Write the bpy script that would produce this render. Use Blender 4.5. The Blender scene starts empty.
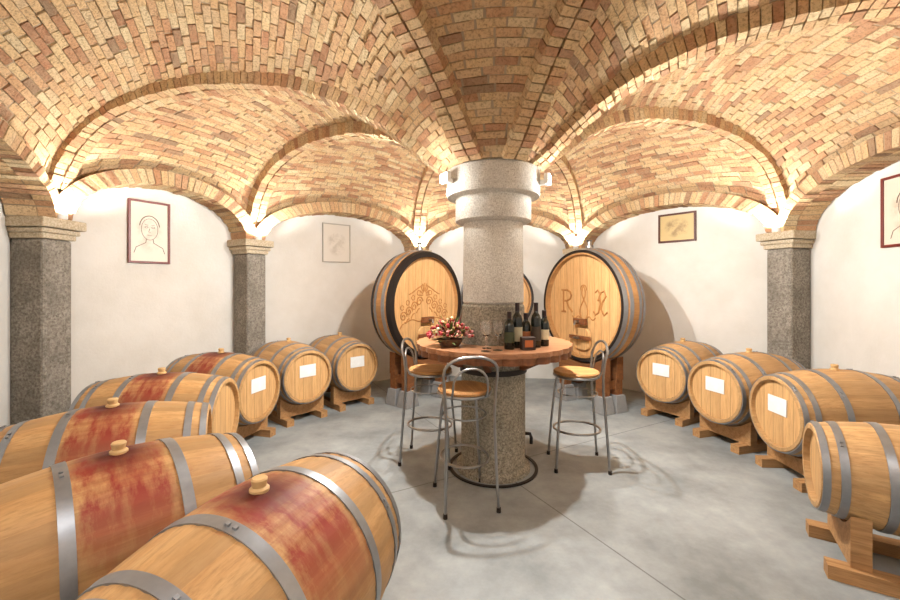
import bpy, math, random
import numpy as np
from mathutils import Vector, Matrix
random.seed(7)
sc=bpy.context.scene
COL=sc.collection
def lin(c):
    return tuple([((v/255)/12.92 if v/255<=.04045 else ((v/255+.055)/1.055)**2.4) for v in c])+(1,)
# ---------------------------------------------------------------- node helpers
class NT:
    def __init__(s,name):
        s.m=bpy.data.materials.new(name); s.m.use_nodes=True
        s.t=s.m.node_tree; s.b=s.t.nodes['Principled BSDF']
    def n(s,typ,**kw):
        nd=s.t.nodes.new(typ)
        for k,v in kw.items(): setattr(nd,k,v)
        return nd
    def l(s,a,b): s.t.links.new(a,b)
    def math(s,op,a,b=None,c=None):
        nd=s.n('ShaderNodeMath',operation=op)
        for i,x in enumerate((a,b,c)):
            if x is None: continue
            if hasattr(x,'is_linked'): s.l(x,nd.inputs[i])
            else: nd.inputs[i].default_value=x
        return nd.outputs[0]
    def mix(s,f,a,b,blend='MIX'):
        nd=s.n('ShaderNodeMix',data_type='RGBA',blend_type=blend)
        for i,x in ((0,f),(6,a),(7,b)):
            if hasattr(x,'is_linked'): s.l(x,nd.inputs[i])
            else: nd.inputs[i].default_value=x
        return nd.outputs[2]
    def coord(s,kind='Object',scale=(1,1,1)):
        tc=s.n('ShaderNodeTexCoord'); mp=s.n('ShaderNodeMapping')
        s.l(tc.outputs[kind],mp.inputs[0]); mp.inputs['Scale'].default_value=scale
        return mp.outputs[0]
    def noise(s,vec,scale,detail=4,rough=.55):
        nd=s.n('ShaderNodeTexNoise'); s.l(vec,nd.inputs['Vector'])
        nd.inputs['Scale'].default_value=scale; nd.inputs['Detail'].default_value=detail
        nd.inputs['Roughness'].default_value=rough
        return nd.outputs['Fac']
    def ramp(s,f,stops,interp='LINEAR'):
        nd=s.n('ShaderNodeValToRGB'); s.l(f,nd.inputs[0]); cr=nd.color_ramp; cr.interpolation=interp
        while len(cr.elements)<len(stops): cr.elements.new(.5)
        for e,(p,c) in zip(cr.elements,stops): e.position=p; e.color=c
        return nd.outputs[0]
    def bump(s,h,strength=.3,dist=.01):
        nd=s.n('ShaderNodeBump'); s.l(h,nd.inputs['Height'])
        nd.inputs['Strength'].default_value=strength; nd.inputs['Distance'].default_value=dist
        s.l(nd.outputs[0],s.b.inputs['Normal'])
    def base(s,c):
        if hasattr(c,'is_linked'): s.l(c,s.b.inputs['Base Color'])
        else: s.b.inputs['Base Color'].default_value=c
    def rough(s,v): s.b.inputs['Roughness'].default_value=v
def simple(name,c,rough=.5,metal=0,nz=None):
    M=NT(name); col=lin(c)
    v=M.coord()
    f=M.noise(v,nz or 20)
    d=tuple(x*.8 for x in col[:3])+(1,)
    M.base(M.mix(f,d,tuple(min(1,x*1.12) for x in col[:3])+(1,)))
    M.rough(rough); M.b.inputs['Metallic'].default_value=metal
    return M.m
def brick_mat(name):
    M=NT(name); g=M.n('ShaderNodeNewGeometry'); v=M.coord()
    c=M.ramp(g.outputs['Random Per Island'],[(0,lin((148,90,62))),(.10,lin((186,128,90))),(.24,lin((206,164,118))),(.46,lin((214,184,138))),(.62,lin((196,148,108))),(.80,lin((216,194,154))),(.93,lin((176,112,80))),(1,lin((124,90,70)))])
    n1=M.noise(v,14,6,.7); c=M.mix(M.math('MULTIPLY',n1,.5),c,lin((220,203,166)))
    n2=M.noise(v,60,5,.7)
    c=M.mix(M.ramp(n2,[(.3,(0.7,)*3+(1,)),(.52,(0,0,0,1))]),c,lin((108,80,58)))
    M.base(c); M.rough(.95); M.b.inputs['Specular IOR Level'].default_value=.15; M.bump(M.noise(v,60,6,.75),1,.015)
    return M.m
def granite(name,dark,mid,light,sc_=90,blot=.4,bump=.45):
    M=NT(name); v=M.coord()
    c=M.ramp(M.noise(v,sc_,3,.8),[(.3,lin(dark)),(.47,lin(mid)),(.62,lin(light))])
    b=M.noise(v,3,5,.6)
    c=M.mix(M.ramp(b,[(.35,(blot,)*3+(1,)),(.6,(0,0,0,1))]),c,lin(dark))
    M.base(c); M.rough(.9); M.b.inputs['Specular IOR Level'].default_value=.2; M.bump(M.noise(v,28,8,.75),bump,.012)
    return M.m
def wood(name,a,b,axis='X',stain=False,planks=None,rough=.55,attr=True):
    M=NT(name)
    s={'X':(1.2,22,22),'Y':(22,1.2,22),'Z':(22,22,1.2)}[axis]
    v=M.coord('Object',s); g=M.noise(v,1.6,5,.65)
    c=M.ramp(g,[(.28,lin(b)),(.66,lin(a))])
    fine=M.noise(M.coord('Object',tuple(q*3.2 for q in s)),1.6,4,.7)
    c=M.mix(M.ramp(fine,[(.35,(.45,.45,.45,1)),(.52,(0,0,0,1))]),c,lin(tuple(x*.72 for x in b)))
    if attr:
        at=M.n('ShaderNodeAttribute',attribute_name='rnd')
        c=M.mix(M.math('MULTIPLY',at.outputs['Fac'],.65),c,lin(tuple(x*.72 for x in a)))
        oi=M.n('ShaderNodeObjectInfo')
        c=M.mix(M.math('MULTIPLY',oi.outputs['Random'],.3),c,lin(tuple(x*.85 for x in b)))
        gr=M.noise(M.coord('Object',(2,2,2)),1.5,5,.6)
        c=M.mix(M.ramp(gr,[(.4,(0,0,0,1)),(.75,(.4,.4,.4,1))]),c,lin((140,108,72)))
    tc=M.n('ShaderNodeTexCoord'); sp=M.n('ShaderNodeSeparateXYZ'); M.l(tc.outputs['Object'],sp.inputs[0])
    if planks:
        q=M.math('ADD',M.math('DIVIDE',sp.outputs[1],planks),50.5)
        ln=M.math('LESS_THAN',M.math('FRACT',q),.05)
        wn=M.n('ShaderNodeTexWhiteNoise',noise_dimensions='1D'); M.l(M.math('FLOOR',q),wn.inputs['W'])
        c=M.mix(M.math('MULTIPLY',wn.outputs['Value'],.35),c,lin(tuple(x*.78 for x in a)))
        c=M.mix(M.math('MULTIPLY',ln,.6),c,lin(tuple(x*.45 for x in b)))
    if stain:
        # wine runs: around the bung, streaking down over the bilge
        nz=M.noise(M.coord('Object',(6,2.6,2.6)),1.4,6,.75)
        ax=M.math('ABSOLUTE',sp.outputs[0])
        d=M.math('SUBTRACT',M.math('ADD',M.math('MULTIPLY',nz,.42),-.04),ax)
        m=M.ramp(d,[(.0,(0,0,0,1)),(.10,(.95,.95,.95,1))])
        zf=M.ramp(sp.outputs[2],[(-.0,(0,0,0,1)),(.26,(1,1,1,1))])
        st=M.noise(M.coord('Object',(14,4,4)),1.2,5,.65)
        m=M.math('MULTIPLY',m,M.ramp(st,[(.36,(.5,.5,.5,1)),(.54,(1,1,1,1))]))
        c=M.mix(M.math('MULTIPLY',m,zf),c,lin((132,42,34)))
        y=M.math('MULTIPLY',sp.outputs[1],sp.outputs[1]); x2=M.math('MULTIPLY',sp.outputs[0],sp.outputs[0])
        rr=M.math('SQRT',M.math('ADD',x2,y)); k=M.ramp(M.math('ADD',rr,M.math('MULTIPLY',nz,.1)),[(.09,(.9,.9,.9,1)),(.21,(0,0,0,1))])
        c=M.mix(M.math('MULTIPLY',k,zf),c,lin((72,22,16)))
    M.base(c); M.rough(rough); M.b.inputs['Specular IOR Level'].default_value=.3; M.bump(g,.2,.004)
    return M.m
m_brick=brick_mat('brick')
m_mortar=simple('mortar',(166,148,122),.95,0,40)
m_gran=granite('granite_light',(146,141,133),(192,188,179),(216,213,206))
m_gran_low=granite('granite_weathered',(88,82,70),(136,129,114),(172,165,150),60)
m_pill=granite('granite_dark',(92,87,79),(134,128,118),(164,158,148),50,.5,.9)
m_cap=granite('sandstone_cap',(150,136,114),(180,166,142),(200,188,166),60,.3)
m_stave=wood('oak_staves',(212,172,120),(180,136,88))
m_stave_s=wood('oak_staves_stained',(210,168,114),(180,134,82),stain=True)
m_head=wood('oak_head',(214,172,118),(188,142,92),'Z',planks=.1,attr=False)
m_cask=wood('cask_oak',(202,154,98),(174,122,74))
m_caskhead=wood('cask_head_oak',(216,172,118),(192,144,92),'Z',planks=.12,attr=False)
m_pine=wood('rack_wood',(184,142,96),(148,108,68),'X',attr=False,rough=.6)
m_dkwood=wood('stand_wood',(134,88,52),(98,60,36),'Y',attr=False,rough=.6)
m_table=wood('table_wood',(170,122,88),(136,92,62),'X',attr=False,rough=.35)
m_tedge=wood('table_edge_wood',(130,82,52),(98,58,34),'X',attr=False,rough=.4)
m_steel=simple('galvanised_hoop',(146,149,153),.42,.75,30)
m_dark=simple('dark_hoop',(40,34,32),.5,.5)
m_chrome=simple('brushed_steel',(155,155,155),.28,1)
m_seat=wood('seat_wood',(192,144,92),(156,108,62),'X',attr=False,rough=.5)
m_paper=simple('paper_label',(222,224,224),.7)
m_cork=simple('silicone_bung',(200,164,112),.6)
m_conc=simple('concrete_block',(134,134,134),.9,0,30)
m_carve=wood('carved_oak',(178,126,72),(150,100,54),'Z',attr=False)
def plaster():
    M=NT('white_plaster'); v=M.coord()
    f=M.noise(v,2.2,6,.6)
    M.base(M.ramp(f,[(.3,lin((208,205,198))),(.65,lin((220,218,213)))])); M.rough(.95)
    M.bump(M.noise(v,35,6,.7),.25,.01); return M.m
m_plaster=plaster()
def floor_mat():
    M=NT('polished_concrete'); v=M.coord()
    f=M.noise(v,1.8,9,.68); g=M.noise(v,14,8,.7)
    c=M.ramp(f,[(.34,lin((114,119,120))),(.52,lin((146,151,152))),(.70,lin((168,173,173)))])
    c=M.mix(M.math('MULTIPLY',g,.45),c,lin((116,120,120)))
    mp=M.n('ShaderNodeMapping'); tc=M.n('ShaderNodeTexCoord'); M.l(tc.outputs['Object'],mp.inputs[0])
    mp.vector_type='TEXTURE'; mp.inputs['Location'].default_value=(.356,3.31,0); mp.inputs['Rotation'].default_value=(0,0,math.radians(-61.5))
    sp=M.n('ShaderNodeSeparateXYZ'); M.l(mp.outputs[0],sp.inputs[0])
    tot=None
    for k in (0,1):
        fr=M.math('ABSOLUTE',M.math('SUBTRACT',M.math('FRACT',M.math('ADD',M.math('DIVIDE',sp.outputs[k],2.6),.5)),.5))
        ln=M.math('LESS_THAN',fr,.0018)
        tot=ln if tot is None else M.math('MAXIMUM',tot,ln)
    c=M.mix(M.math('MULTIPLY',tot,.7),c,lin((70,70,68)))
    M.base(c); M.rough(.5); M.bump(g,.08,.005); return M.m
m_floor=floor_mat()
def emis(name,c,s):
    M=NT(name); M.base(lin(c)); M.b.inputs['Emission Color'].default_value=lin(c); M.b.inputs['Emission Strength'].default_value=s
    return M.m
m_lamp=emis('lamp_glass',(255,250,240),14)
m_white=simple('white_metal',(225,225,222),.4)
def glassm(name,c,rough=0):
    M=NT(name); M.b.inputs['Transmission Weight'].default_value=1; M.base(lin(c)); M.rough(rough); M.b.inputs['IOR'].default_value=1.45; return M.m
m_glass=glassm('clear_glass',(255,255,255))
m_bottle=simple('dark_bottle_glass',(16,20,14),.08)
# ---------------------------------------------------------------- mesh helpers
import bmesh
class MB:
    def __init__(s): s.v=[];s.f=[];s.m=[];s.r=[];s.sm=[]
    def add(s,vs,fs,mi=0,rnd=0,smooth=False):
        o=len(s.v); s.v+= [tuple(v) for v in vs]
        for f in fs: s.f.append(tuple(i+o for i in f)); s.m.append(mi); s.r.append(rnd); s.sm.append(smooth)
    def box(s,c,size,rot=None,mi=0):
        vs=[]
        for z in(-.5,.5):
            for x,y in((-.5,-.5),(.5,-.5),(.5,.5),(-.5,.5)):
                p=Vector((x*size[0],y*size[1],z*size[2]))
                if rot is not None: p=rot@p
                vs.append(p+Vector(c))
        s.hexa(vs,mi)
    def hexa(s,vs,mi=0):
        s.add(vs,[(3,2,1,0),(4,5,6,7),(0,1,5,4),(1,2,6,5),(2,3,7,6),(3,0,4,7)],mi)
    def lathe(s,prof,seg=48,axis='Z',c=(0,0,0),mi=0,smooth=True,rf=None,closed=False,facern=None):
        vs=[];n=len(prof)
        for j in range(seg):
            a=2*math.pi*j/seg
            for h,r in prof:
                rr=r if rf is None else rf(j,h,r)
                if axis=='Z': p=(rr*math.cos(a),rr*math.sin(a),h)
                else: p=(h,rr*math.cos(a),rr*math.sin(a))
                vs.append((p[0]+c[0],p[1]+c[1],p[2]+c[2]))
        o=len(s.v); s.v+=vs
        for j in range(seg):
            k=(j+1)%seg
            for i in range(n if closed else n-1):
                i2=(i+1)%n
                s.f.append((o+j*n+i,o+k*n+i,o+k*n+i2,o+j*n+i2)); s.m.append(mi); s.r.append(facern(j) if facern else 0); s.sm.append(smooth)
    def tube(s,pts,r,seg=10,mi=0,closed=False):
        pts=[Vector(p) for p in pts]; n=len(pts); o=len(s.v); up=None
        for i,p in enumerate(pts):
            if closed: t=(pts[(i+1)%n]-pts[i-1])
            else: t=pts[min(i+1,n-1)]-pts[max(i-1,0)]
            t.normalize()
            if up is None: up=Vector((0,0,1)) if abs(t.z)<.9 else Vector((1,0,0))
            a=t.cross(up).normalized(); b=a.cross(t).normalized(); up=b
            rr=r[i] if isinstance(r,(list,tuple)) else r
            for k in range(seg):
                q=2*math.pi*k/seg
                s.v.append(tuple(p+a*math.cos(q)*rr+b*math.sin(q)*rr))
        for i in range(n if closed else n-1):
            i2=(i+1)%n
            for k in range(seg):
                k2=(k+1)%seg
                s.f.append((o+i*seg+k,o+i2*seg+k,o+i2*seg+k2,o+i*seg+k2)); s.m.append(mi); s.r.append(0); s.sm.append(True)
        if not closed:
            for e in (list(range(seg)),[ (n-1)*seg+k for k in range(seg)][::-1]):
                s.f.append(tuple(o+i for i in e)); s.m.append(mi); s.r.append(0); s.sm.append(False)
    def mesh(s,name,mats,weld=True):
        me=bpy.data.meshes.new(name); me.from_pydata(s.v,[],s.f)
        for m in mats: me.materials.append(m)
        me.polygons.foreach_set('material_index',s.m); me.polygons.foreach_set('use_smooth',s.sm)
        at=me.attributes.new('rnd','FLOAT','FACE'); at.data.foreach_set('value',s.r)
        bm=bmesh.new(); bm.from_mesh(me); bmesh.ops.recalc_face_normals(bm,faces=bm.faces)
        for e in bm.edges:
            if len(e.link_faces)==2 and e.link_faces[0].smooth:
                if e.calc_face_angle(0)>math.radians(32): e.smooth=False
        bm.to_mesh(me); bm.free()
        return me
    def obj(s,name,mats,parent=None,loc=None,rotz=0,bevel=0):
        return mkobj(name,s.mesh(name,mats if isinstance(mats,list) else [mats]),parent,loc,rotz,bevel)
def mkobj(name,me,parent=None,loc=None,rotz=0,bevel=0):
    o=bpy.data.objects.new(name,me); COL.objects.link(o)
    if parent: o.parent=parent
    if loc: o.location=loc
    o.rotation_euler=(0,0,rotz)
    if bevel:
        b=o.modifiers.new('bevel','BEVEL'); b.width=bevel; b.segments=2; b.limit_method='ANGLE'
    return o
def empty(name,loc=(0,0,0),rotz=0):
    e=bpy.data.objects.new(name,None); COL.objects.link(e); e.location=loc; e.rotation_euler=(0,0,rotz); e.empty_display_size=.2; return e
# ---------------------------------------------------------------- plan
C=Vector((.356,3.31))
def pol(ang,R): return Vector((C.x+R*math.sin(math.radians(ang)),C.y+R*math.cos(math.radians(ang))))
P=[pol(-150.5,4.0),Vector((-3.40,3.36)),pol(-59.6,3.27),pol(-15.5,3.27),pol(29.5,3.27),pol(74.2,3.31),pol(119.5,3.3),pol(164.5,4.0)]
EX=[.15,.10,0,0,0,.0,0,.15]
def interp(tab):
    xs=np.array([a for a,_ in tab]);ys=np.array([b for _,b in tab])
    d=np.diff(ys)/np.diff(xs); m=np.zeros(len(xs)); m[0]=d[0]; m[-1]=d[-1]
    for i in range(1,len(xs)-1): m[i]=0 if d[i-1]*d[i]<=0 else 2*d[i-1]*d[i]/(d[i-1]+d[i])
    def f(x):
        x=min(max(x,xs[0]),xs[-1]); i=min(int(np.searchsorted(xs,x,side='right'))-1,len(xs)-2); i=max(i,0)
        h=xs[i+1]-xs[i]; t=(x-xs[i])/h
        return float((2*t**3-3*t*t+1)*ys[i]+(t**3-2*t*t+t)*h*m[i]+(-2*t**3+3*t*t)*ys[i+1]+(t**3-t*t)*h*m[i+1])
    return f
ribf=interp([(.33,2.42),(.45,2.50),(.6,2.64),(.84,2.83),(1.2,3.01),(1.6,3.09),(2.0,3.10),(2.35,3.06),(2.7,2.95),(2.95,2.79),(3.1,2.60),(3.2,2.37),(3.27,2.05)])
crf=interp([(.33,2.42),(.45,2.52),(.84,2.88),(1.2,3.10),(1.6,3.22),(2.0,3.25),(2.35,3.19),(2.7,3.05),(3.0,2.86),(3.27,2.66)])
def ex(e,u): return e*math.sin(math.pi*min(max((u-.33)/2.94,0),1))
def ribz(i,u): return ribf(u)+ex(EX[i],u)
def vault(i,s,t):
    j=(i+1)%8; u=t*3.27
    p=C+t*((1-s)*(P[i]-C)+s*(P[j]-C))
    zi,zj=ribz(i,u),ribz(j,u); zr=(1-s)*zi+s*zj
    zc=crf(u)+ex((EX[i]+EX[j])/2,u); v=2*s-1
    pw=.5+.45*(1-min(1,max(0,(u-1.2)/2.07)))
    sh=max(0,1-v*v)**pw
    return Vector((p.x,p.y,zr+(zc-(zi+zj)/2)*sh))
def vnorm(i,s,t):
    e=.004; s0,s1=max(0.01,s-e),min(.99,s+e); t0,t1=max(.1,t-e),min(.999,t+e)
    a=vault(i,s1,t)-vault(i,s0,t); b=vault(i,s,t1)-vault(i,s,t0)
    n=a.cross(b); n.normalize()
    if n.z>0: n=-n
    return n
T0=.105
ceil=MB()
for i in range(8):
    NS,NTt=24,56; vs=[]
    for a in range(NTt+2):
        for b in range(NS+1):
            s=b/NS
            if a<=NTt:
                t=T0+(1-T0)*(1-(1-a/NTt)**1.3)
                p=vault(i,s,t)-vnorm(i,s,t)*.006
            else:
                p=vault(i,s,1); q=C+1.1*(Vector((p.x,p.y))-C); p=Vector((q.x,q.y,p.z))
            vs.append(p)
    fs=[(a*(NS+1)+b,a*(NS+1)+b+1,(a+1)*(NS+1)+b+1,(a+1)*(NS+1)+b) for a in range(NTt+1) for b in range(NS)]
    ceil.add(vs,fs,0,0,True)
ceiling=ceil.obj('ceiling',m_mortar)
br=MB()
def brick(corn,nrm,out,back=.035,g=.0045):
    c=sum(corn,Vector())/4
    def ins(p,g):
        d=c-p; L=d.length
        return p+d*min(.45,g/L*1.3) if L>0 else p
    tilt=[random.uniform(-.003,.003) for _ in range(4)]
    lo=[ins(p,g+random.uniform(0,.004))+nrm*(out+tl) for p,tl in zip(corn,tilt)]
    up=[ins(p,.003)-nrm*back for p in corn]
    br.hexa(lo+up)
for i in range(8):
    ts=[T0]; t=T0; acc=0; prev=vault(i,.5,t)
    while t<1:
        t+=.0007; q=vault(i,.5,min(t,1)); acc+=(q-prev).length; prev=q
        if acc>=.050: ts.append(min(t,1)); acc=0
    if ts[-1]<1: ts.append(1)
    for k in range(len(ts)-1):
        ta,tb=ts[k],ts[k+1]; tm=(ta+tb)/2
        L=sum((vault(i,(q+1)/12,tm)-vault(i,q/12,tm)).length for q in range(12))
        n=max(1,round(L/.18)); off=(k%2)*.5+random.uniform(-.2,.2)
        ed=[0]+[ (q+off)/n+random.uniform(-.1,.1)/n for q in range(0,n+1) if 0.25/n<(q+off)/n<1-.25/n]+[1]
        for s0,s1 in zip(ed[:-1],ed[1:]):
            sm=(s0+s1)/2
            h=(vault(i,sm,tb)-vault(i,sm,ta)).length; m=max(1,round(h/.058))
            for w in range(m):
                a=ta+(tb-ta)*w/m; b=ta+(tb-ta)*(w+1)/m
                cs=[vault(i,s0,a),vault(i,s1,a),vault(i,s1,b),vault(i,s0,b)]
                brick(cs,vnorm(i,sm,(a+b)/2),random.uniform(-.003,.009))
br.obj('vault_bricks',m_brick,ceiling)
br=MB()
for i in range(8):
    R=(P[i]-C).length; d=(P[i]-C)/R; side=Vector((d.y,-d.x,0)); k=R/3.27
    raw=[(q*k*.001,ribz(i,q*.001)) for q in range(335,3225)]
    pts=[raw[0]]; 
    for r_,z_ in raw:
        if math.hypot(r_-pts[-1][0],z_-pts[-1][1])>=.055: pts.append((r_,z_))
    for (r0,z0),(r1,z1) in zip(pts[:-1],pts[1:]):
        tx,tz=(r1-r0),(z1-z0); L=math.hypot(tx,tz); nx,nz=tz/L,-tx/L
        if nz>0: nx,nz=-nx,-nz
        if abs(nz)<.2 and nx>0: nx,nz=-nx,-nz
        prot=.012+.053*min(1,(r0-.33)/.9)
        nr=Vector((d.x*nx,d.y*nx,nz))
        def pt(r,z,w): return Vector((C.x+d.x*r,C.y+d.y*r,z))+side*w
        hw=.10
        for w0,w1 in ((-hw,0),(0,hw)):
            brick([pt(r0,z0,w0),pt(r0,z0,w1),pt(r1,z1,w1),pt(r1,z1,w0)],nr,prot+random.uniform(-.005,.007),.05)
br.obj('vault_ribs',m_brick,ceiling)
br=MB(); soff=MB()
for i in range(8):
    a=P[i];b=P[(i+1)%8]; L=(b-a).length; d=(b-a)/L; n=Vector((d.y,-d.x)); mid=(a+b)/2
    if n.dot(mid-C)<0: n=-n
    A0=L/2-.14; B0=.46; TH=.14
    def pt(A,B,th,dep): 
        p=mid+d*(-A*math.cos(th))+n*dep
        return Vector((p.x,p.y,2.05+B*math.sin(th)))
    raw=[math.pi*q/600 for q in range(601)]; ths=[0]; acc=0
    for q in range(1,601):
        acc+=(pt(A0,B0,raw[q],0)-pt(A0,B0,raw[q-1],0)).length
        if acc>=.054: ths.append(raw[q]); acc=0
    ths[-1]=math.pi
    for q in range(len(ths)-1):
        for d0,d1 in ((-.12,.0),(.0,.19)):
            g=(ths[q+1]-ths[q])*.08; t0,t1=ths[q]+g,ths[q+1]-g; j=random.uniform(-.007,.007)
            vs=[pt(A0+j,B0+j,t0,d0+.003+j),pt(A0+j,B0+j,t1,d0+.003+j),pt(A0+j,B0+j,t1,d1-.003),pt(A0+j,B0+j,t0,d1-.003),
                pt(A0+TH,B0+TH,t0,d0+.003+j),pt(A0+TH,B0+TH,t1,d0+.003+j),pt(A0+TH,B0+TH,t1,d1-.003),pt(A0+TH,B0+TH,t0,d1-.003)]
            br.hexa(vs)
    N=48
    for q in range(N):
        t0,t1=math.pi*q/N,math.pi*(q+1)/N
        soff.hexa([pt(A0+.01,B0+.01,t0,-.11),pt(A0+.01,B0+.01,t1,-.11),pt(A0+.01,B0+.01,t1,.19),pt(A0+.01,B0+.01,t0,.19),
                   pt(A0+TH,B0+TH,t0,-.11),pt(A0+TH,B0+TH,t1,-.11),pt(A0+TH,B0+TH,t1,.19),pt(A0+TH,B0+TH,t0,.19)])
br.obj('wall_arch_bricks',m_brick,ceiling); soff.obj('wall_arch_mortar',m_mortar,ceiling)
# walls
names=['wall_left','wall_left_back','wall_back_left','wall_back','wall_back_right','wall_right','wall_front_right','wall_front']
WALL=[]
for i in range(8):
    a=P[i];b=P[(i+1)%8]; L=(b-a).length; d=(b-a)/L; n=Vector((d.y,-d.x))
    if n.dot((a+b)/2-C)<0: n=-n
    WALL.append((a,d,n,L))
OFF=.2
def offcorner(i,o):
    a0,d0,n0,_=WALL[(i-1)%8]; a1,d1,n1,_=WALL[i]
    M=Matrix(((n0.x,n0.y),(n1.x,n1.y))); r=Vector((n0.dot(a0)+o,n1.dot(a1)+o)); return M.inverted()@r
for i in range(8):
    q=[offcorner(i,OFF),offcorner((i+1)%8,OFF),offcorner((i+1)%8,OFF+.12),offcorner(i,OFF+.12)]
    w=MB(); w.hexa([Vector((p.x,p.y,0)) for p in q]+[Vector((p.x,p.y,3.0)) for p in q]); w.obj(names[i],m_plaster)
fl=MB(); pp=[offcorner(i,OFF+.12) for i in range(8)]
fl.add([(p.x,p.y,0) for p in pp]+[(p.x,p.y,-.1) for p in pp],[tuple(range(8)),tuple(range(15,7,-1))]+[(i,(i+1)%8,8+(i+1)%8,8+i) for i in range(8)])
fl.obj('floor',m_floor)
LC=(1,.97,.92)
UP=[90,40,38,38,38,40,70,90]  # uplights on the unseen near pillars are added as fill, set brighter
for i in range(8):
    d=(P[i]-C).normalized(); ang=math.atan2(d.y,d.x)
    e=empty('stone_pillar',(P[i].x,P[i].y,0),ang)
    w=MB(); w.box((.03,0,.94),(.28,.25,1.88)); w.obj('shaft',m_pill,e,bevel=.02)
    w=MB(); w.box((.03,0,1.905),(.32,.29,.05)); w.box((.03,0,1.945),(.36,.33,.04)); w.box((.03,0,2.01),(.42,.38,.08)); w.obj('capital',m_cap,e,bevel=.01)
    w=MB(); w.lathe([(0,0),(0,.035),(.012,.04),(.045,.04),(.05,.032),(.045,.0)],20); w.obj('uplight_body',m_white,e,(-.14,.0,2.05))
    w=MB(); w.lathe([(.0,.030),(.004,.0)],20); w.obj('uplight_lens',m_lamp,e,(-.14,0,2.101))
    L=bpy.data.lights.new('uplight','SPOT'); L.energy=UP[i]; L.spot_size=math.radians(165); L.spot_blend=.5; L.shadow_soft_size=.03; L.color=(1,.95,.86)
    lo=bpy.data.objects.new('uplight_lamp',L); COL.objects.link(lo); lo.parent=e; lo.location=(-.23,0,2.12); lo.rotation_euler=(math.radians(180),0.3,0)
col=empty('stone_column',(C.x,C.y,0))
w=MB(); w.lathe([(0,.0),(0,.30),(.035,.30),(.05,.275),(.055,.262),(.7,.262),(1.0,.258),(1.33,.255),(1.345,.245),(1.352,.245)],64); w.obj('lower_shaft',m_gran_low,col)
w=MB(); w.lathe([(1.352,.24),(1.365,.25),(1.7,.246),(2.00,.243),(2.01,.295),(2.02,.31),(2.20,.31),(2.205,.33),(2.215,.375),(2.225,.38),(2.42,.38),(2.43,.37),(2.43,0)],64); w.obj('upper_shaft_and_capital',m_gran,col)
w=MB(); w.lathe([(.003,.34),(.012,.34),(.012,.365),(.003,.365)],64,closed=True); w.obj('floor_ring',m_dark,col)
w=MB(); w.tube([(.262,-.02,.28),(.30,-.03,.28),(.31,-.03,.25),(.31,-.03,.2)],.014); w.obj('drain_hook',m_dark,col)
for ang,en in ((-118,185),(112,185),(-50,130),(50,130)):
    a=math.radians(90-ang); dx,dy=math.cos(a),math.sin(a)
    e=empty('wall_spotlight',(C.x+dx*.385,C.y+dy*.385,2.33),a)
    w=MB(); w.box((.02,0,-.02),(.04,.04,.04)); w.box((.055,0,0.0),(.035,.11,.08)); w.obj('housing',m_white,e,bevel=.006)
    w=MB(); w.box((.076,0,0),(.008,.095,.065)); w.obj('lamp_glass',m_lamp,e)
    L=bpy.data.lights.new('flood','SPOT'); L.energy=en; L.shadow_soft_size=.025; L.color=LC; L.spot_size=math.radians(178); L.spot_blend=.5
    lo=bpy.data.objects.new('flood_lamp',L); COL.objects.link(lo); lo.parent=e; lo.location=(.12,0,-.02)
    lo.rotation_euler=(0,-math.radians(68),0)
    L=bpy.data.lights.new('vault_fill','POINT'); L.energy=9; L.shadow_soft_size=.05; L.color=LC  # added fill beside each flood, brightens the capital and vault centre
    lo=bpy.data.objects.new('vault_fill',L); COL.objects.link(lo); lo.parent=e; lo.location=(.18,0,-.04)
# ---------------------------------------------------------------- barrels
def hoop_prof(x0,x1,rf,th=.004):
    xs=[x0+(x1-x0)*q/3 for q in range(4)]
    return [(x0,rf(x0)-.003)]+[(x,rf(x)+th) for x in xs]+[(x1,rf(x1)-.003)]
def barrel_meshes(half,Rb,Rh,nst,mats,hoops,tag):
    rf=lambda x: Rb-(Rb-Rh)*(abs(x)/half)**1.9
    res={}
    for mn,mat in mats.items():
        b=MB(); rn=[random.random() for _ in range(nst)]
        prof=[(-half+.035,Rh-.035),(-half,Rh-.03),(-half,Rh-.006),(-half+.006,rf(half))]+[(x,rf(x)) for x in np.linspace(-half+.03,half-.03,19)]+[(half-.006,rf(half)),(half,Rh-.006),(half,Rh-.03),(half-.035,Rh-.035)]
        b.lathe(prof,nst*4,'X',rf=lambda j,h,r: r-(.0028 if j%4==0 else 0),facern=lambda j: rn[(j//4)%nst])
        res[mn]=b.mesh(tag+'_staves_'+mn,[mat])
    b=MB()
    for sg in (-1,1):
        x=sg*(half-.03); b.lathe([(x,0),(x,Rh-.03)],48,'X',smooth=False)
        b.lathe([(x-sg*.02,0),(x-sg*.02,Rh-.03)],48,'X',smooth=False)
    res['head']=b.mesh(tag+'_heads',[m_head])
    b=MB()
    for f,wd in hoops:
        for sg in(-1,1):
            cx=sg*f*half; b.lathe(hoop_prof(cx-wd/2,cx+wd/2,rf),96,'X')
            a=random.uniform(.3,2.6)
            for k in (-1,1):
                r0=rf(cx)+.004
                b.box((cx,(r0)*math.cos(a+k*.04),(r0)*math.sin(a+k*.04)),(.012,.012,.012),Matrix.Rotation(a,3,'X'))
    res['hoops']=b.mesh(tag+'_hoops',[m_steel])
    b=MB(); b.lathe([(Rb-.01,.0),(Rb-.01,.03),(Rb+.006,.03),(Rb+.01,.026),(Rb+.012,.021),(Rb+.035,.025),(Rb+.04,.021),(Rb+.04,0)],24); res['bung']=b.mesh(tag+'_bung',[m_cork])
    return res,rf
MA={'plain':m_stave,'stained':m_stave_s}
RBB,RHB,HB,ZC=.345,.285,.45,.50
BIG,rfB=barrel_meshes(HB,RBB,RHB,30,MA,((.955,.03),(.80,.034),(.37,.04)),'barrel')
SML,rfS=barrel_meshes(.40,.275,.225,26,MA,((.95,.03),(.78,.034),(.36,.036)),'small_barrel')
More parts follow.
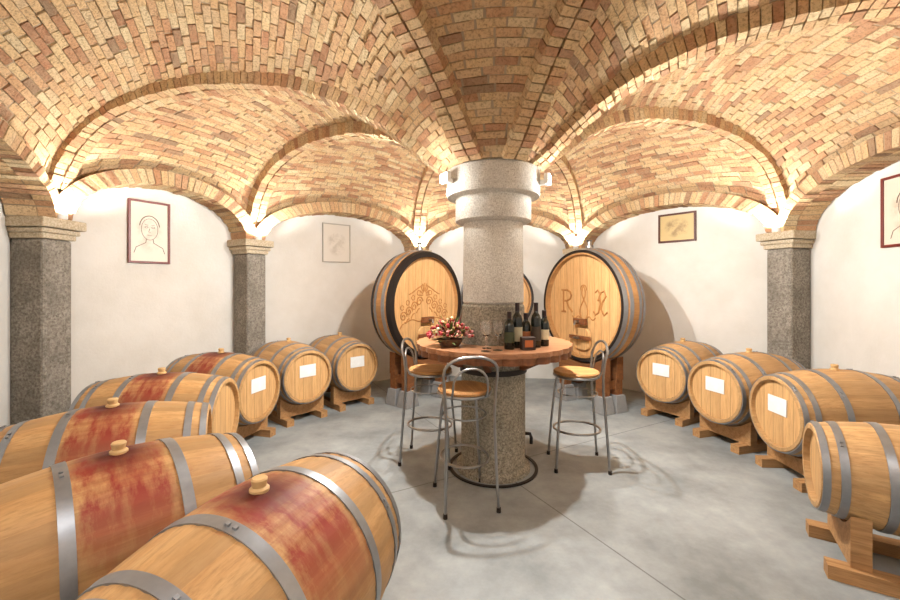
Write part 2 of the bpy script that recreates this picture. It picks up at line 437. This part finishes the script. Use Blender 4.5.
def cradle(Rb,zc,half):
    b=MB(); W=Rb*1.5; zb=zc-Rb
    for y in(-.2,.2): b.box((0,y,.035),(half*1.9,.08,.07))
    for x in(-half*.62,half*.62):
        rr=Rb-(Rb-.83*Rb)*(.62)**1.9+.004
        NN=12; ys=[ -W/2+W*q/NN for q in range(NN+1)]
        zt=[]
        for y in ys:
            z=zc-math.sqrt(max(rr*rr-y*y,0)) if abs(y)<rr else 9
            zt.append(min(z,zb+.13)-.002)
        for q in range(NN):
            b.hexa([(x-.04,ys[q],.07),(x+.04,ys[q],.07),(x+.04,ys[q+1],.07),(x-.04,ys[q+1],.07),(x-.04,ys[q],zt[q]),(x+.04,ys[q],zt[q]),(x+.04,ys[q+1],zt[q+1]),(x-.04,ys[q+1],zt[q+1])])
    return b.mesh('cradle',[m_pine])
CRB=cradle(RBB,ZC,HB); CRS=cradle(.275,.49,.40)
def barrel(cx,cy,dx,dy,kind='stained',small=False,label=False):
    S=SML if small else BIG; half=.4 if small else HB
    e=empty('wine_barrel',(cx,cy,0),math.atan2(dy,dx)); zc=.49 if small else ZC
    mkobj('staves',S[kind],e,(0,0,zc)); mkobj('heads',S['head'],e,(0,0,zc)); mkobj('hoops',S['hoops'],e,(0,0,zc)); mkobj('bung',S['bung'],e,(0,0,zc))
    mkobj('cradle',CRS if small else CRB,e)
    if label:
        b=MB(); b.box((half-.026,0.0,zc+.06),(.006,.19,.13)); b.obj('label',m_paper,e)
barrel(-.61,1.28,.31,.95)
barrel(-1.30,1.57,.67,.74)
barrel(-1.83,2.17,.885,.465)
barrel(-2.14,2.97,.985,.17)
barrel(-2.22,3.88,.97,-.24,'stained',label=True)
barrel(-1.88,4.66,.76,-.65,'plain',label=True)
barrel(-1.43,5.20,.70,-.714,'plain',label=True)
barrel(2.70,4.64,-.86,-.5,'plain',label=True)
barrel(2.90,3.88,-.96,-.27,'plain',label=True)
barrel(2.98,3.10,-.99,.06,'plain',label=True)
barrel(2.38,2.05,-.85,.52,'plain',small=True)
# ---------------------------------------------------------------- casks
def cask(x,y,nx,ny,Rh,L,zc,darkrim,orn):
    e=empty('wine_cask',(x-nx*L/2,y-ny*L/2,0),math.atan2(ny,nx)); half=L/2; Rb=Rh*1.05
    rf=lambda q: Rb-(Rb-Rh)*(abs(q)/half)**2
    b=MB(); nst=44; rn=[random.random() for _ in range(nst)]
    prof=[(-half+.05,Rh-.05),(-half,Rh-.045),(-half,Rh)]+[(q,rf(q)) for q in np.linspace(-half+.02,half-.02,13)]+[(half,Rh),(half,Rh-.05),(half-.07,Rh-.055)]
    b.lathe(prof,nst*4,'X',rf=lambda j,h,r:r-(.003 if j%4==0 else 0),facern=lambda j:rn[(j//4)%nst]); b.obj('staves',m_cask,e,(0,0,zc))
    b=MB()
    for sg in(-1,1): b.lathe([(sg*(half-.065-.02),0),(sg*(half-.065),Rh-.05)],64,'X',smooth=False)
    b.obj('heads',m_caskhead,e,(0,0,zc))
    b=MB()
    for f,wd,mi in ((.84,.05,1 if darkrim else 0),(.40,.045,0)):
        for sg in(-1,1):
            b.lathe(hoop_prof(sg*f*half-wd/2,sg*f*half+wd/2,rf,.006),96,'X',mi=mi)
    b.lathe([(half-.01,Rh-.052),(half+.004,Rh-.06 if darkrim else Rh-.02),(half+.004,Rh+.006),(half-.04,Rh+.008)],96,'X',mi=1)
    b.obj('hoops',[m_steel,m_dark],e,(0,0,zc))
    xf=half-.078
    b=MB()
    W=.15; dz=-Rh*.62
    pts=[]
    for q in range(40):
        a=2*math.pi*q/40; pts.append((math.copysign(abs(math.cos(a))**.6,math.cos(a))*W,math.copysign(abs(math.sin(a))**.6,math.sin(a))*.14+dz))
    vs=[(xf+.02,p[0],p[1]) for p in pts]+[(xf+.045,p[0]*.94,(p[1]-dz)*.94+dz) for p in pts]
    fs=[tuple(range(40,80))]+[(q,(q+1)%40,40+(q+1)%40,40+q) for q in range(40)]; b.add(vs,fs)
    b.obj('manway_door',m_caskhead,e,(0,0,zc),bevel=.003)
    b=MB(); b.box((xf+.065,0,dz+.02),(.04,.34,.045)); b.box((xf+.06,0,dz+.22),(.05,.2,.07)); b.obj('door_crossbar',m_tedge,e,(0,0,zc),bevel=.004)
    b=MB(); b.tube([(xf+.03,0,dz+.02),(xf+.13,0,dz+.02)],.016); b.tube([(xf+.12,-.05,dz+.02),(xf+.12,.05,dz+.02)],.012)
    b.tube([(xf+.05,0,dz+.22),(xf+.14,0,dz+.22),(xf+.15,0,dz+.18)],.014)
    b.lathe([(Rb-.01,0),(Rb-.01,.05),(Rb+.03,.05),(Rb+.035,.03),(Rb+.08,.028),(Rb+.1,.04),(Rb+.11,.0)],20)
    b.obj('fittings',m_chrome,e,(0,0,zc))
    b=MB(); 
    def cur(pts,r=.008): b.tube([(half-.065-.02*(1-min(1,math.hypot(p[0],p[1])/Rh))+.001,p[0],p[1]) for p in pts],r,8)
    if orn=='scroll':
        for sg in(-1,1):
            for k in range(4):
                cx,cz=sg*(.09+.1*k),.04-.06*k
                cur([(cx+(.065-.0026*q)*math.cos(q*.45),cz+(.065-.0026*q)*math.sin(q*.45)) for q in range(22)])
                cur([(cx+sg*.02+.03*math.cos(q*.6),cz+.11+.03*math.sin(q*.6)) for q in range(11)],.006)
                cur([(cx+sg*.01*q,cz-.09-.008*q*q*.2) for q in range(7)],.008)
            cur([(sg*(.02+.045*q),-.20-.008*math.sin(q)*2) for q in range(9)],.008)
            cur([(sg*(.02+.045*q),.22+.03*math.cos(q*.5)-.01*q) for q in range(7)],.008)
        for k in range(9):
            a=math.pi*k/8; cur([(.1*math.cos(a)*w_,.12+.16*math.sin(a)*w_) for w_ in(.3,.6,1)],.008)
    elif orn=='letters':
        def st(pts,ox): cur([(ox+p[0],p[1]) for p in pts],.013)
        # a bowed R on the left, a flourished figure on the right, sprigs between
        st([(0,-.10),(0,.18)],-.36)
        st([(0,.18),(.06,.185),(.12,.16),(.14,.115),(.12,.07),(.06,.045),(0,.04)],-.36); st([(.05,.045),(.09,-.03),(.16,-.10)],-.36)
        st([(-.035,-.10),(.04,-.10)],-.36); st([(-.035,.185),(.02,.185)],-.36)
        st([(.0,.16),(.04,.19),(.07,.14),(.08,.02),(.05,-.08),(.0,-.11),(-.03,-.07)],.20)
        st([(.07,.06),(.12,.16),(.18,.18),(.2,.12),(.14,.04),(.12,-.04),(.17,-.11),(.22,-.07)],.17)
        for sg in(-1,1):
            cur([(sg*(.02+.05*math.sin(q*.6)),-.2+.045*q) for q in range(11)],.009)
            cur([(sg*.05*math.cos(q*.5),.2+.05*math.sin(q*.5)) for q in range(8)],.009)
            cur([(sg*(.06+.02*q),-.16+.02*math.sin(q)) for q in range(8)],.008)
    if b.v: b.obj('carving',m_carve,e,(0,0,zc))
    b=MB(); Wd=Rh*1.15; zb=zc-Rb
    for xx in(-half*.6,half*.6):
        rr=rf(xx)+.012; NN=16; ys=[-Wd/2+Wd*q/NN for q in range(NN+1)]
        zt=[min(zc-math.sqrt(rr*rr-y_*y_),zb+.24)-.004 for y_ in ys]
        for q in range(NN):
            b.hexa([(xx-.05,ys[q],zb-.16),(xx+.05,ys[q],zb-.16),(xx+.05,ys[q+1],zb-.16),(xx-.05,ys[q+1],zb-.16),(xx-.05,ys[q],zt[q]),(xx+.05,ys[q],zt[q]),(xx+.05,ys[q+1],zt[q+1]),(xx-.05,ys[q+1],zt[q+1])])
        for y_ in(-Wd/2+.07,Wd/2-.07): b.box((xx,y_,(zb-.16+.2)/2),(.1,.12,zb-.16-.2))
    for y_ in(-Wd/2+.07,Wd/2-.07): b.box((0,y_,zb-.22),(L*.9,.07,.1))
    b.obj('stand',m_dkwood,e)
    b=MB()
    for xx in(-half*.6,half*.6):
        for y_ in(-Wd/2+.07,Wd/2-.07):
            h=.2; b.hexa([(xx-.09,y_-.11,0),(xx+.09,y_-.11,0),(xx+.09,y_+.11,0),(xx-.09,y_+.11,0),(xx-.07,y_-.08,h),(xx+.07,y_-.08,h),(xx+.07,y_+.08,h),(xx-.07,y_+.08,h)])
    b.obj('footings',m_conc,e,bevel=.006)
cask(-.27,5.15,.78,-.63,.67,.34,1.25,True,'scroll')
cask(1.60,4.97,-.91,-.42,.68,.34,1.25,False,'letters')
cask(.70,5.85,0,-1,.52,.45,1.30,False,'none')
# ---------------------------------------------------------------- table
tb=empty('bar_table',(C.x,C.y,0))
def scal(z0,z1,R0,ri,nm,mat,amp=.014):
    b=MB(); N=288
    def ring(r,z): return [( (r+(amp*abs(math.cos(15*2*math.pi*q/N)) if r>.5 else 0))*math.cos(2*math.pi*q/N),(r+(amp*abs(math.cos(15*2*math.pi*q/N)) if r>.5 else 0))*math.sin(2*math.pi*q/N),z) for q in range(N)]
    vs=ring(ri,z0)+ring(R0,z0)+ring(R0,z1)+ring(ri,z1)
    fs=[]
    for k in range(4):
        k2=(k+1)%4
        for q in range(N):
            q2=(q+1)%N; fs.append((k*N+q,k*N+q2,k2*N+q2,k2*N+q))
    b.add(vs,fs); return b.obj(nm,mat,tb)
scal(1.0,1.035,.62,.275,'top',m_table); scal(.95,.999,.60,.275,'edge_moulding',m_tedge,.024)
b=MB()
for k in range(6):
    a=math.pi/3*k+.3; R_=Matrix.Rotation(a,3,'Z')
    b.hexa([R_@Vector(p) for p in ((.27,-.02,.84),(.27,.02,.84),(.31,.02,.84),(.31,-.02,.84),(.27,-.02,.949),(.27,.02,.949),(.53,.02,.949),(.53,-.02,.949))])
b.obj('brackets',m_tedge,tb)
b=MB(); b.lathe([(.80,.268),(.80,.274),(.84,.274),(.84,.268)],64,closed=True); b.obj('collar',m_dark,tb)
# ---------------------------------------------------------------- stools
def stool(x,y,face):
    e=empty('bar_stool',(x,y,0),face)
    b=MB(); r=.0105; zs=.76
    for sy in(-1,1):
        b.tube([(.20,sy*.175,.0),(.18,sy*.155,.3),(.15,sy*.13,.62),(.13,sy*.11,zs-.02)],r)
    left=[(-.22,-.18,0),(-.20,-.17,.3),(-.175,-.165,.62),(-.17,-.175,.78),(-.18,-.185,.90)]
    arc=[(-.19-.03*math.sin(math.pi*q/12),-.185*math.cos(math.pi*q/12),.90+.13*math.sin(math.pi*q/12)**.7) for q in range(1,12)]
    right=[(p[0],-p[1],p[2]) for p in left[::-1]]
    b.tube(left+arc+right,r)
    a2=[(-.175-.03*math.sin(math.pi*q/12),-.12*math.cos(math.pi*q/12),.80+.15*math.sin(math.pi*q/12)**.7) for q in range(13)]
    b.tube([(-.15,-.12,zs-.01)]+a2+[(-.15,.12,zs-.01)],r*.75)
    b.tube([(.19*math.cos(2*math.pi*q/40)-.005,.165*math.sin(2*math.pi*q/40),.30) for q in range(40)],.009,closed=True)
    b.tube([(.16*math.cos(2*math.pi*q/40)-.01,.15*math.sin(2*math.pi*q/40),.60) for q in range(40)],.006,closed=True)
    b.tube([(.18*math.cos(2*math.pi*q/40),.18*math.sin(2*math.pi*q/40),zs-.012) for q in range(40)],.012,closed=True)
    b.obj('frame',m_chrome,e)
    b=MB(); b.lathe([(zs-.01,0),(zs-.01,.165),(zs,.182),(zs+.015,.187),(zs+.025,.178),(zs+.02,.1),(zs+.016,0)],40); b.obj('seat',m_seat,e)
    b=MB()
    for px,py in ((.20,.175),(.20,-.175),(-.22,.18),(-.22,-.18)): b.lathe([(0,0),(0,.015),(.03,.014),(.03,0)],12,c=(px,py,0))
    b.obj('rubber_feet',m_dark,e)
stool(.10,2.82,math.radians(102))
stool(-.17,3.46,math.radians(-10))
stool(1.06,3.36,math.radians(176))
# ---------------------------------------------------------------- table items
ZT=1.036
def bottle(x,y,h=.30,r=.037,lab=(236,228,205)):
    e=empty('wine_bottle',(x,y,ZT))
    b=MB(); k=h/.3
    b.lathe([(0,0),(0,r*.9),(.006,r),(.19*k,r),(.215*k,r*.8),(.235*k,.016),(.29*k,.0145),(.292*k,.0165),(.3*k,.0165),(.3*k,0)],32); b.obj('glass',m_bottle,e)
    b=MB(); b.lathe([(.05,r+.0006),(.14*k,r+.0006)],32); b.obj('label',simple('bottle_label',lab,.7),e)
    b=MB(); b.lathe([(.245*k,.0165),(.302*k,.0172),(.3025*k,0)],24); b.obj('capsule',simple('capsule_foil',(40,20,18),.35,.3),e)
bottle(.43,2.90,.27,lab=(60,66,40)); bottle(.50,2.97,.33,lab=(176,170,142)); bottle(.645,3.0,.33,lab=(58,50,40)); bottle(.72,3.06,.27,lab=(210,202,172)); bottle(.575,3.03,.25,lab=(150,90,50))
b=MB(); b.box((0,0,.045),(.10,.06,.09)); b.box((0,-.031,.045),(.06,.004,.05),mi=1); b.obj('gift_box',[simple('dark_box',(52,34,26),.5),simple('box_label',(180,100,50),.6)],None,(.56,2.88,ZT),.1,bevel=.003)
def wglass(x,y):
    b=MB(); b.lathe([(0,0),(.0,.035),(.003,.034),(.008,.005),(.09,.004),(.10,.012),(.12,.032),(.15,.04),(.18,.037),(.21,.03),(.21,.0288),(.18,.0355),(.15,.0385),(.12,.0305),(.104,.009),(.1,0)],32); b.obj('wine_glass',m_glass,None,(x,y,ZT))
wglass(.27,2.93); wglass(.34,2.84); wglass(.25,2.80)
b=MB()
b.lathe([(0,0),(0,.07),(.05,.1),(.055,.1),(.05,.09),(.02,.0)],24,mi=0)
def ico(c,r,mi):
    bm=bmesh.new(); bmesh.ops.create_icosphere(bm,subdivisions=1,radius=r)
    b.add([Vector(v.co)+Vector(c)+Vector([random.uniform(-.15,.15)*r for _ in range(3)]) for v in bm.verts],[tuple(v.index for v in f.verts) for f in bm.faces],mi); bm.free()
for k in range(190):
    a=random.uniform(0,2*math.pi); rr=random.random()**.6*.165; z=.05+.15*(1-(rr/.19)**2)*random.uniform(.5,1.1)
    ico((rr*math.cos(a)*1.1,rr*math.sin(a)*.8,z),random.uniform(.007,.016),random.choice([1,1,2,2,4,6]))
for k in range(240):
    a=random.uniform(0,2*math.pi); el=random.uniform(-.1,1.3); Ln=random.uniform(.12,.215)
    d=Vector((math.cos(a)*math.cos(el),math.sin(a)*math.cos(el)*.8,math.sin(el))); s_=Vector((-math.sin(a),math.cos(a),random.uniform(-.3,.3)))*.008
    st=Vector((0,0,.05)); m_=st+d*Ln*.7; t_=st+d*Ln
    b.add([st+d*Ln*.35,m_+s_,t_,m_-s_],[(0,1,2,3)],random.choice([5,5,6,1]))
b.obj('flower_bouquet',[simple('bowl_clay',(90,62,42),.6),simple('petal_red',(160,40,44),.7),simple('petal_pink',(200,132,128),.7),simple('petal_purple',(106,64,116),.7),simple('petal_cream',(212,196,158),.7),simple('leaf_green',(88,106,52),.7),simple('leaf_dry',(166,138,82),.7)],None,(.0,3.05,ZT))
# ---------------------------------------------------------------- pictures
def picture(i,a,z,wd,h,fc,pc,ink,bw=.022,portrait=False):
    A,d,n,L=WALL[i]; p=A+n*(OFF-.014)+d*a; ang=math.atan2(n.y,n.x)
    e=empty('picture_frame',(p.x,p.y,z),ang)
    b=MB()
    for sy in(-1,1): b.box((0,sy*(wd/2-bw/2),0),(.024,bw,h)); b.box((0,0,sy*(h/2-bw/2)),(.024,wd-2*bw,bw))
    b.obj('frame',simple('frame_wood',fc,.4),e,bevel=.002)
    M=NT('print'); v=M.coord('Object',(1,1,1)); f=M.noise(v,9,8,.7)
    tc=M.n('ShaderNodeTexCoord'); g=M.n('ShaderNodeTexGradient',gradient_type='SPHERICAL'); mp=M.n('ShaderNodeMapping'); M.l(tc.outputs['Object'],mp.inputs[0]); mp.inputs['Scale'].default_value=(1,1/(wd*.36),1/(h*.36)); M.l(mp.outputs[0],g.inputs[0])
    k=M.math('MULTIPLY',M.ramp(g.outputs['Fac'],[(.0,(0,0,0,1)),(.3,(1,1,1,1))]),M.ramp(f,[(.42,(0,0,0,1)),(.6,(.6,.6,.6,1))]))
    M.base(M.mix(k,lin(pc),lin(ink))); M.rough(.5)
    b=MB(); b.box((.002,0,0),(.008,wd-2*bw,h-2*bw)); b.obj('print',M.m,e)
    if portrait:
        b=MB()
        def ln(pts,r=.0022): b.tube([(-.0025,y_,z_) for y_,z_ in pts],r,6)
        ln([(.075*math.cos(t),.03+.11*math.sin(t)) for t in np.linspace(0,2*math.pi,33)])
        ln([(.09*math.cos(t),.05+.12*math.sin(t)) for t in np.linspace(.1,3.04,20)],.004)
        for sg in(-1,1):
            ln([(sg*.03+.015*math.cos(t),.05+.008*math.sin(t)) for t in np.linspace(0,2*math.pi,13)]); ln([(sg*(.015+.01*q),.072+.002*q) for q in range(4)])
            ln([(sg*.03,-.07),(sg*.035,-.11),(sg*.12,-.16),(sg*.14,-.22)],.003)
        ln([(0,.04),(.01,.0),(-.006,-.002)]); ln([(-.022,-.03),(0,-.036),(.022,-.03)])
        b.obj('pencil_lines',simple('pencil',(120,104,92),.8),e)
picture(1,.84,2.05,.38,.65,(110,36,28),(222,214,200),(196,182,166),portrait=True)
picture(2,1.17,2.11,.42,.56,(176,170,160),(212,206,196),(168,160,148),.014)
picture(4,1.35,2.25,.46,.38,(82,40,26),(200,176,124),(112,84,56),.025)
picture(5,1.06,2.10,.44,.58,(110,36,28),(216,206,190),(180,164,144),portrait=True)
# ---------------------------------------------------------------- light/world/camera
w=bpy.data.worlds.new('world'); sc.world=w; w.use_nodes=True; w.node_tree.nodes['Background'].inputs[0].default_value=(.9,.95,1,1); w.node_tree.nodes['Background'].inputs[1].default_value=.2
def fill_lamp(x,y,z,en):  # added fill light out of view, with a made-up housing and rod
    e=empty('added_fill_lamp',(x,y,z))
    b=MB(); b.lathe([(.0,0),(.0,.12),(.03,.13),(.05,.12),(.05,0)],32); b.obj('housing',m_white,e)
    b=MB(); b.tube([(0,0,.05),(0,0,.5)],.008); b.obj('rod',m_chrome,e)
    L=bpy.data.lights.new('lamp','AREA'); L.shape='DISK'; L.size=.24; L.energy=en; L.color=(.97,.98,1)
    lo=bpy.data.objects.new('lamp',L); COL.objects.link(lo); lo.parent=e; lo.location=(0,0,-.01)
fill_lamp(-.9,.35,2.7,16); fill_lamp(1.3,.3,2.7,16)
cam=bpy.data.cameras.new('camera'); cam.lens=16; cam.sensor_width=36; cam.shift_y=-15/900; cam.clip_start=.02
co=bpy.data.objects.new('camera',cam); COL.objects.link(co); co.location=(0,0,1.5); co.rotation_euler=(math.radians(90),0,0); sc.camera=co
sc.view_settings.view_transform='Standard'; sc.view_settings.exposure=0.2
